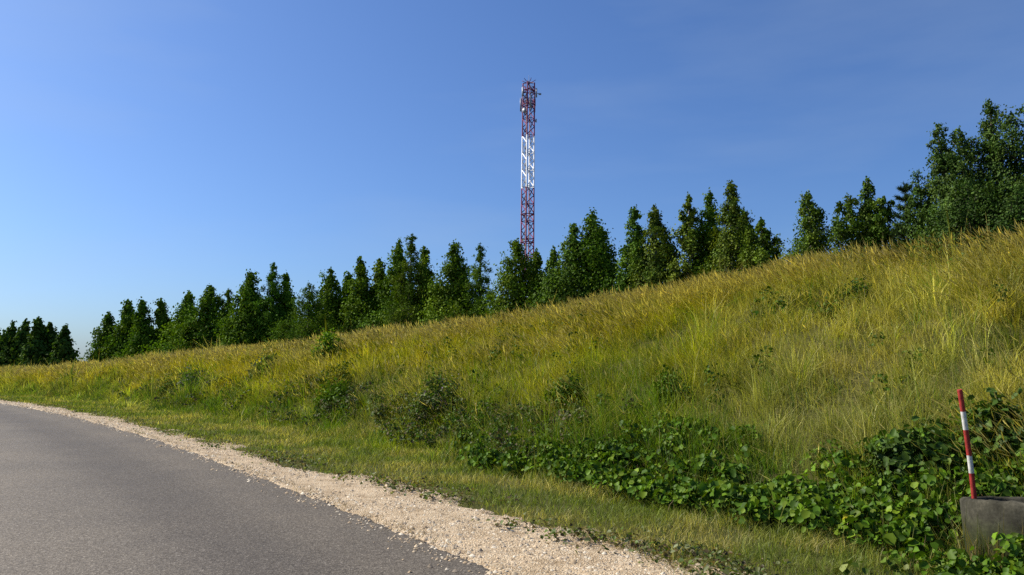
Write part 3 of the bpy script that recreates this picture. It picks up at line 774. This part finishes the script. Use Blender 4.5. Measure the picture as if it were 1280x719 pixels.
# ------------------------------------------------------------------ concrete ring and marker pole
prof = [(.47, 0), (.47, .53), (.455, .55), (.395, .55), (.38, .535), (.38, 0)]
V, F = lathe(prof, 64, .0035)
ring = mk('concrete_ring', V, F, CONCRETE)
ring.location = (RX, RY, RZ); ring.rotation_euler = (math.radians(-6), math.radians(1.0), 0)
tag(ring, 'weathered grey concrete well ring half buried in leaves at the right edge', 'well ring')
# pole: base tucked just inside the left of the ring
def atpix(px, py, Y): d = ray(px, py); return np.array([0, 0, CAM_H]) + d * (Y / d[1])
p0 = atpix(1218.5, 640, 5.98); p1 = atpix(1199.5, 487, 5.92)
p0b = p0 + (p0 - p1) * .22
tb = Tubes(); ft = np.array([0, .16, .3, .437, .44, .555, .56, .727, .73, .85, .853, .995, 1.0])
pts = np.array([p0b + (p1 - p0b) * q + np.array([.012 * math.sin(q * 3.1), 0, 0]) for q in ft])
tb.add(pts, np.full(len(ft), .0185), 14)
pole = mk('marker_pole', np.vstack(tb.V) - p0b, np.vstack(tb.F), None, mats=[RED, WHITE])
pole.location = tuple(p0b)
mid = np.array([sum(tb_v[2] for tb_v in [pole.data.vertices[i].co for i in p.vertices]) / 4 for p in pole.data.polygons]) / (p1[2] - p0b[2])
def band_of(q): return 1 if (.439 < q < .556 or .729 < q < .851) else 0
for p in pole.data.polygons:
    zc = sum(pole.data.vertices[i].co.z for i in p.vertices) / len(p.vertices) / (p1[2] - p0b[2]); p.material_index = band_of(zc); p.use_smooth = len(p.vertices) == 4 and abs(p.normal.z) < .7
tag(pole, 'thin leaning red and white striped marker pole stuck beside the concrete ring', 'marker pole')
# dry stalks over the ring
cnt = 170; th = rng.normal(math.radians(205), .35, cnt); x = RX + .5 * np.cos(th) + rng.normal(0, .03, cnt); y = RY + .5 * np.sin(th)
c = np.where((rng.random(cnt) < .6)[:, None], np.array([.22, .17, .06]), np.array([.08, .10, .02])) * rng.lognormal(0, .25, (cnt, 1))
v, f, t = blades(np.stack([x, y, ground(x, y) - .02], -1), rng.uniform(.25, .62, cnt), np.full(cnt, .007), rng.uniform(0, 6.28, cnt), rng.uniform(.1, .6, cnt), c, c)
tag(mk('dry_grass_tuft', v, f, GRASS, tint=t), 'tuft of straw coloured stalks leaning against the left of the concrete ring', 'grass tuft')

# ------------------------------------------------------------------ lattice tower
def tower():
    Y = 140.0; d = ray(657.5, HORIZON); X = d[0] / d[1] * Y; zg = float(ground(X, Y)) - .2
    ztop = CAM_H + ray(660, 103)[2] / ray(660, 103)[1] * Y; H = ztop - zg
    root = empty('lattice_tower', (X, Y, zg)); root.rotation_euler = (0, math.radians(.75), math.radians(32))
    tag(root, 'tall slender red and white lattice mast with antennas rising behind the trees', 'tower')
    RD = (.15, .012, .065); WH = (.78, .78, .78)
    def zp(py): return (CAM_H + ray(659, py)[2] / ray(659, py)[1] * Y - zg) / 60
    stops = [(0, WH), (zp(360), RD), (zp(305), RD), (zp(294), RD), (zp(235), WH), (zp(170), RD)]
    BM = banded_mat('tower_paint', stops)
    hw = lambda z: 0.78 + .10 * (1 - z / H)
    C4 = [(-1, -1), (1, -1), (1, 1), (-1, 1)]
    for cx, cy in C4:
        t = Tubes(); t.add([[cx * hw(0), cy * hw(0), -.5], [cx * hw(H), cy * hw(H), H]], [.14, .12], 8); t.build('leg', BM, root)
    nb = 34; zs = np.linspace(0, H - .4, nb + 1)
    for i in range(4):
        a, b = C4[i], C4[(i + 1) % 4]; t = Tubes()
        for k in range(nb):
            z0, z1 = zs[k], zs[k + 1]; A, B = (a, b) if k % 2 == 0 else (b, a)
            t.add([[A[0] * hw(z0), A[1] * hw(z0), z0], [B[0] * hw(z1), B[1] * hw(z1), z1]], .085, 5)
            if k % 2 == 0: t.add([[a[0] * hw(z0), a[1] * hw(z0), z0], [b[0] * hw(z0), b[1] * hw(z0), z0]], .07, 5)
        t.build('bracing', BM, root)
    # ladder inside one face, cable run
    t = Tubes(); lx = .12
    for s in (-1, 1): t.add([[lx + s * .2, -.62, 0], [lx + s * .2, -.62, H - .5]], .035, 5)
    for z in np.arange(.4, H - .6, .5): t.add([[lx - .2, -.62, z], [lx + .2, -.62, z]], .02, 4)
    t.build('ladder', STEEL, root)
    t = Tubes()
    for q in (-.25, -.17, -.09): t.add([[-.62, q, 0], [-.62, q, H - 3]], .04, 5)
    t.build('cable_run', paint_mat('black_cable', (.03, .03, .035)), root)
    def platform(z, r, rail):
        t = Tubes()
        for rr in (r, r * .82):
            pts = [[rr * math.cos(a), rr * math.sin(a), z] for a in np.linspace(0, 2 * PI, 25)]; t.add(pts, .055, 5)
        for a in np.linspace(0, 2 * PI, 13)[:-1]:
            t.add([[.7 * math.cos(a), .7 * math.sin(a), z], [r * math.cos(a), r * math.sin(a), z]], .04, 4)
            if rail: t.add([[r * math.cos(a), r * math.sin(a), z], [r * math.cos(a), r * math.sin(a), z + 1.1]], .03, 4)
        if rail:
            for q in (.55, 1.1): t.add([[r * math.cos(a), r * math.sin(a), z + q] for a in np.linspace(0, 2 * PI, 25)], .035, 5)
        t.build('platform', BM, root)
    zq = lambda py: zp(py) * 60
    platform(zq(131), 1.3, True); platform(zq(113), 1.15, True); platform(zq(268), 1.25, False); platform(zq(303), 1.25, False)
    # sector antennas on stand-off pipes
    for i, a in enumerate(np.radians([10, 70, 130, 190, 250, 310])):
        r = 1.42; t = Tubes(); z = zq(130 if i % 2 == 0 else 117); hh = 2.5 if i % 2 == 0 else 1.7
        c, s = math.cos(a), math.sin(a)
        t.box([c * (r + .12), s * (r + .12), z + .1], [.14, .34, hh], a)
        o = t.build('panel_antenna', PANEL, root)
        t = Tubes(); t.add([[c * (r - .06), s * (r - .06), z - hh * .6], [c * (r - .06), s * (r - .06), z + hh * .65]], .045, 6)
        for q in (-.6, .6): t.add([[c * .75, s * .75, z + q], [c * (r + .06), s * (r + .06), z + q]], .03, 5)
        t.build('mounting_pipe', STEEL, o)
    # small dish
    for ang, py, dr in ((205, 140, .45), (330, 150, .35)):
        a = math.radians(ang); c, s = math.cos(a), math.sin(a); z = zq(py); t = Tubes()
        ax = np.array([c, s, 0]); p = ax * 1.25 + np.array([0, 0, z])
        t.add([p, p + ax * .12, p + ax * .28], [dr * .5, dr * .95, dr], 16); o = t.build('dish_antenna', PANEL, root)
    # outrigger arm to the right near the top, crown of whip and spread rods
    rz = -root.rotation_euler.z
    ux = np.array([math.cos(rz), math.sin(rz), 0.])
    t = Tubes(); b = np.array([0, 0, zq(116)]); t.add([b + ux * .7, b + ux * 2.3], .06, 6); t.box(b + ux * 2.1 + np.array([0, 0, -.1]), [.5, .2, .3], rz); t.build('outrigger_arm', STEEL, root)
    t = Tubes()
    for a in np.linspace(0, 2 * PI, 7)[:-1]:
        c, s = math.cos(a + .3), math.sin(a + .3)
        t.add([[0, 0, H - .1], [c * .8, s * .8, H + .25], [c * 1.35, s * 1.35, H + .55]], [.07, .06, .05], 5)
    for cx, cy in C4: t.add([[cx * .78, cy * .78, H], [0, 0, H + .2]], .06, 5)
    t.build('top_frame', BM, root)
    t = Tubes(); t.add([[0, 0, H - .3], [0, 0, H + 1.5]], [.05, .02], 6); t.build('lightning_rod', STEEL, root)
    return root
tower()

# ------------------------------------------------------------------ sky and sun
SUN_EL, SUN_AZ = math.radians(40), math.radians(-70)     # azimuth clockwise from +Y (view direction)
w = bpy.data.worlds.new('World'); S.world = w; w.use_nodes = True
nt = w.node_tree; nt.nodes.clear()
out = nt.nodes.new('ShaderNodeOutputWorld'); bg = nt.nodes.new('ShaderNodeBackground'); sky = nt.nodes.new('ShaderNodeTexSky')
sky.sky_type = 'NISHITA'; sky.sun_disc = False; sky.sun_elevation = SUN_EL; sky.sun_rotation = SUN_AZ
sky.altitude = 200; sky.air_density = 1.0; sky.dust_density = 1.5; sky.ozone_density = 3.0
bg.inputs[1].default_value = .08
tint_ = mixc(nt, 1.0, sky.outputs[0], (.67, .91, 1.29), 'MULTIPLY')
gen = nd(nt, 'ShaderNodeTexCoord').outputs['Generated']; mp_ = nd(nt, 'ShaderNodeMapping'); mp_.inputs['Scale'].default_value = (1.2, 1.6, 5.5); mp_.inputs['Rotation'].default_value = (.25, .35, .4); nt.links.new(gen, mp_.inputs[0])
cir = ramp(nt, noise(nt, mp_.outputs[0], 2.2, 6, .5), [(.46, (0, 0, 0)), (.78, (.15, .15, .15))])
tint_ = mixc(nt, cir, tint_, (4.2, 5.2, 6.6))
nt.links.new(tint_, bg.inputs[0]); nt.links.new(bg.outputs[0], out.inputs[0])
sd = bpy.data.lights.new('sun', 'SUN'); sd.energy = 5.0; sd.angle = math.radians(.5); sd.color = (1, .94, .83)
so = bpy.data.objects.new('sun', sd); COL.objects.link(so)
from mathutils import Vector
sv = Vector((math.sin(SUN_AZ) * math.cos(SUN_EL), math.cos(SUN_AZ) * math.cos(SUN_EL), math.sin(SUN_EL)))
so.rotation_euler = sv.to_track_quat('Z', 'Y').to_euler(); so.location = sv * 60

S.view_settings.view_transform = 'Standard'; S.view_settings.look = 'None'
S.view_settings.exposure = 0.42; S.view_settings.gamma = 1; S.view_settings.use_curve_mapping = False
S.cycles.use_denoising = False
S.cycles.max_bounces = 6; S.cycles.diffuse_bounces = 4; S.cycles.transmission_bounces = 4
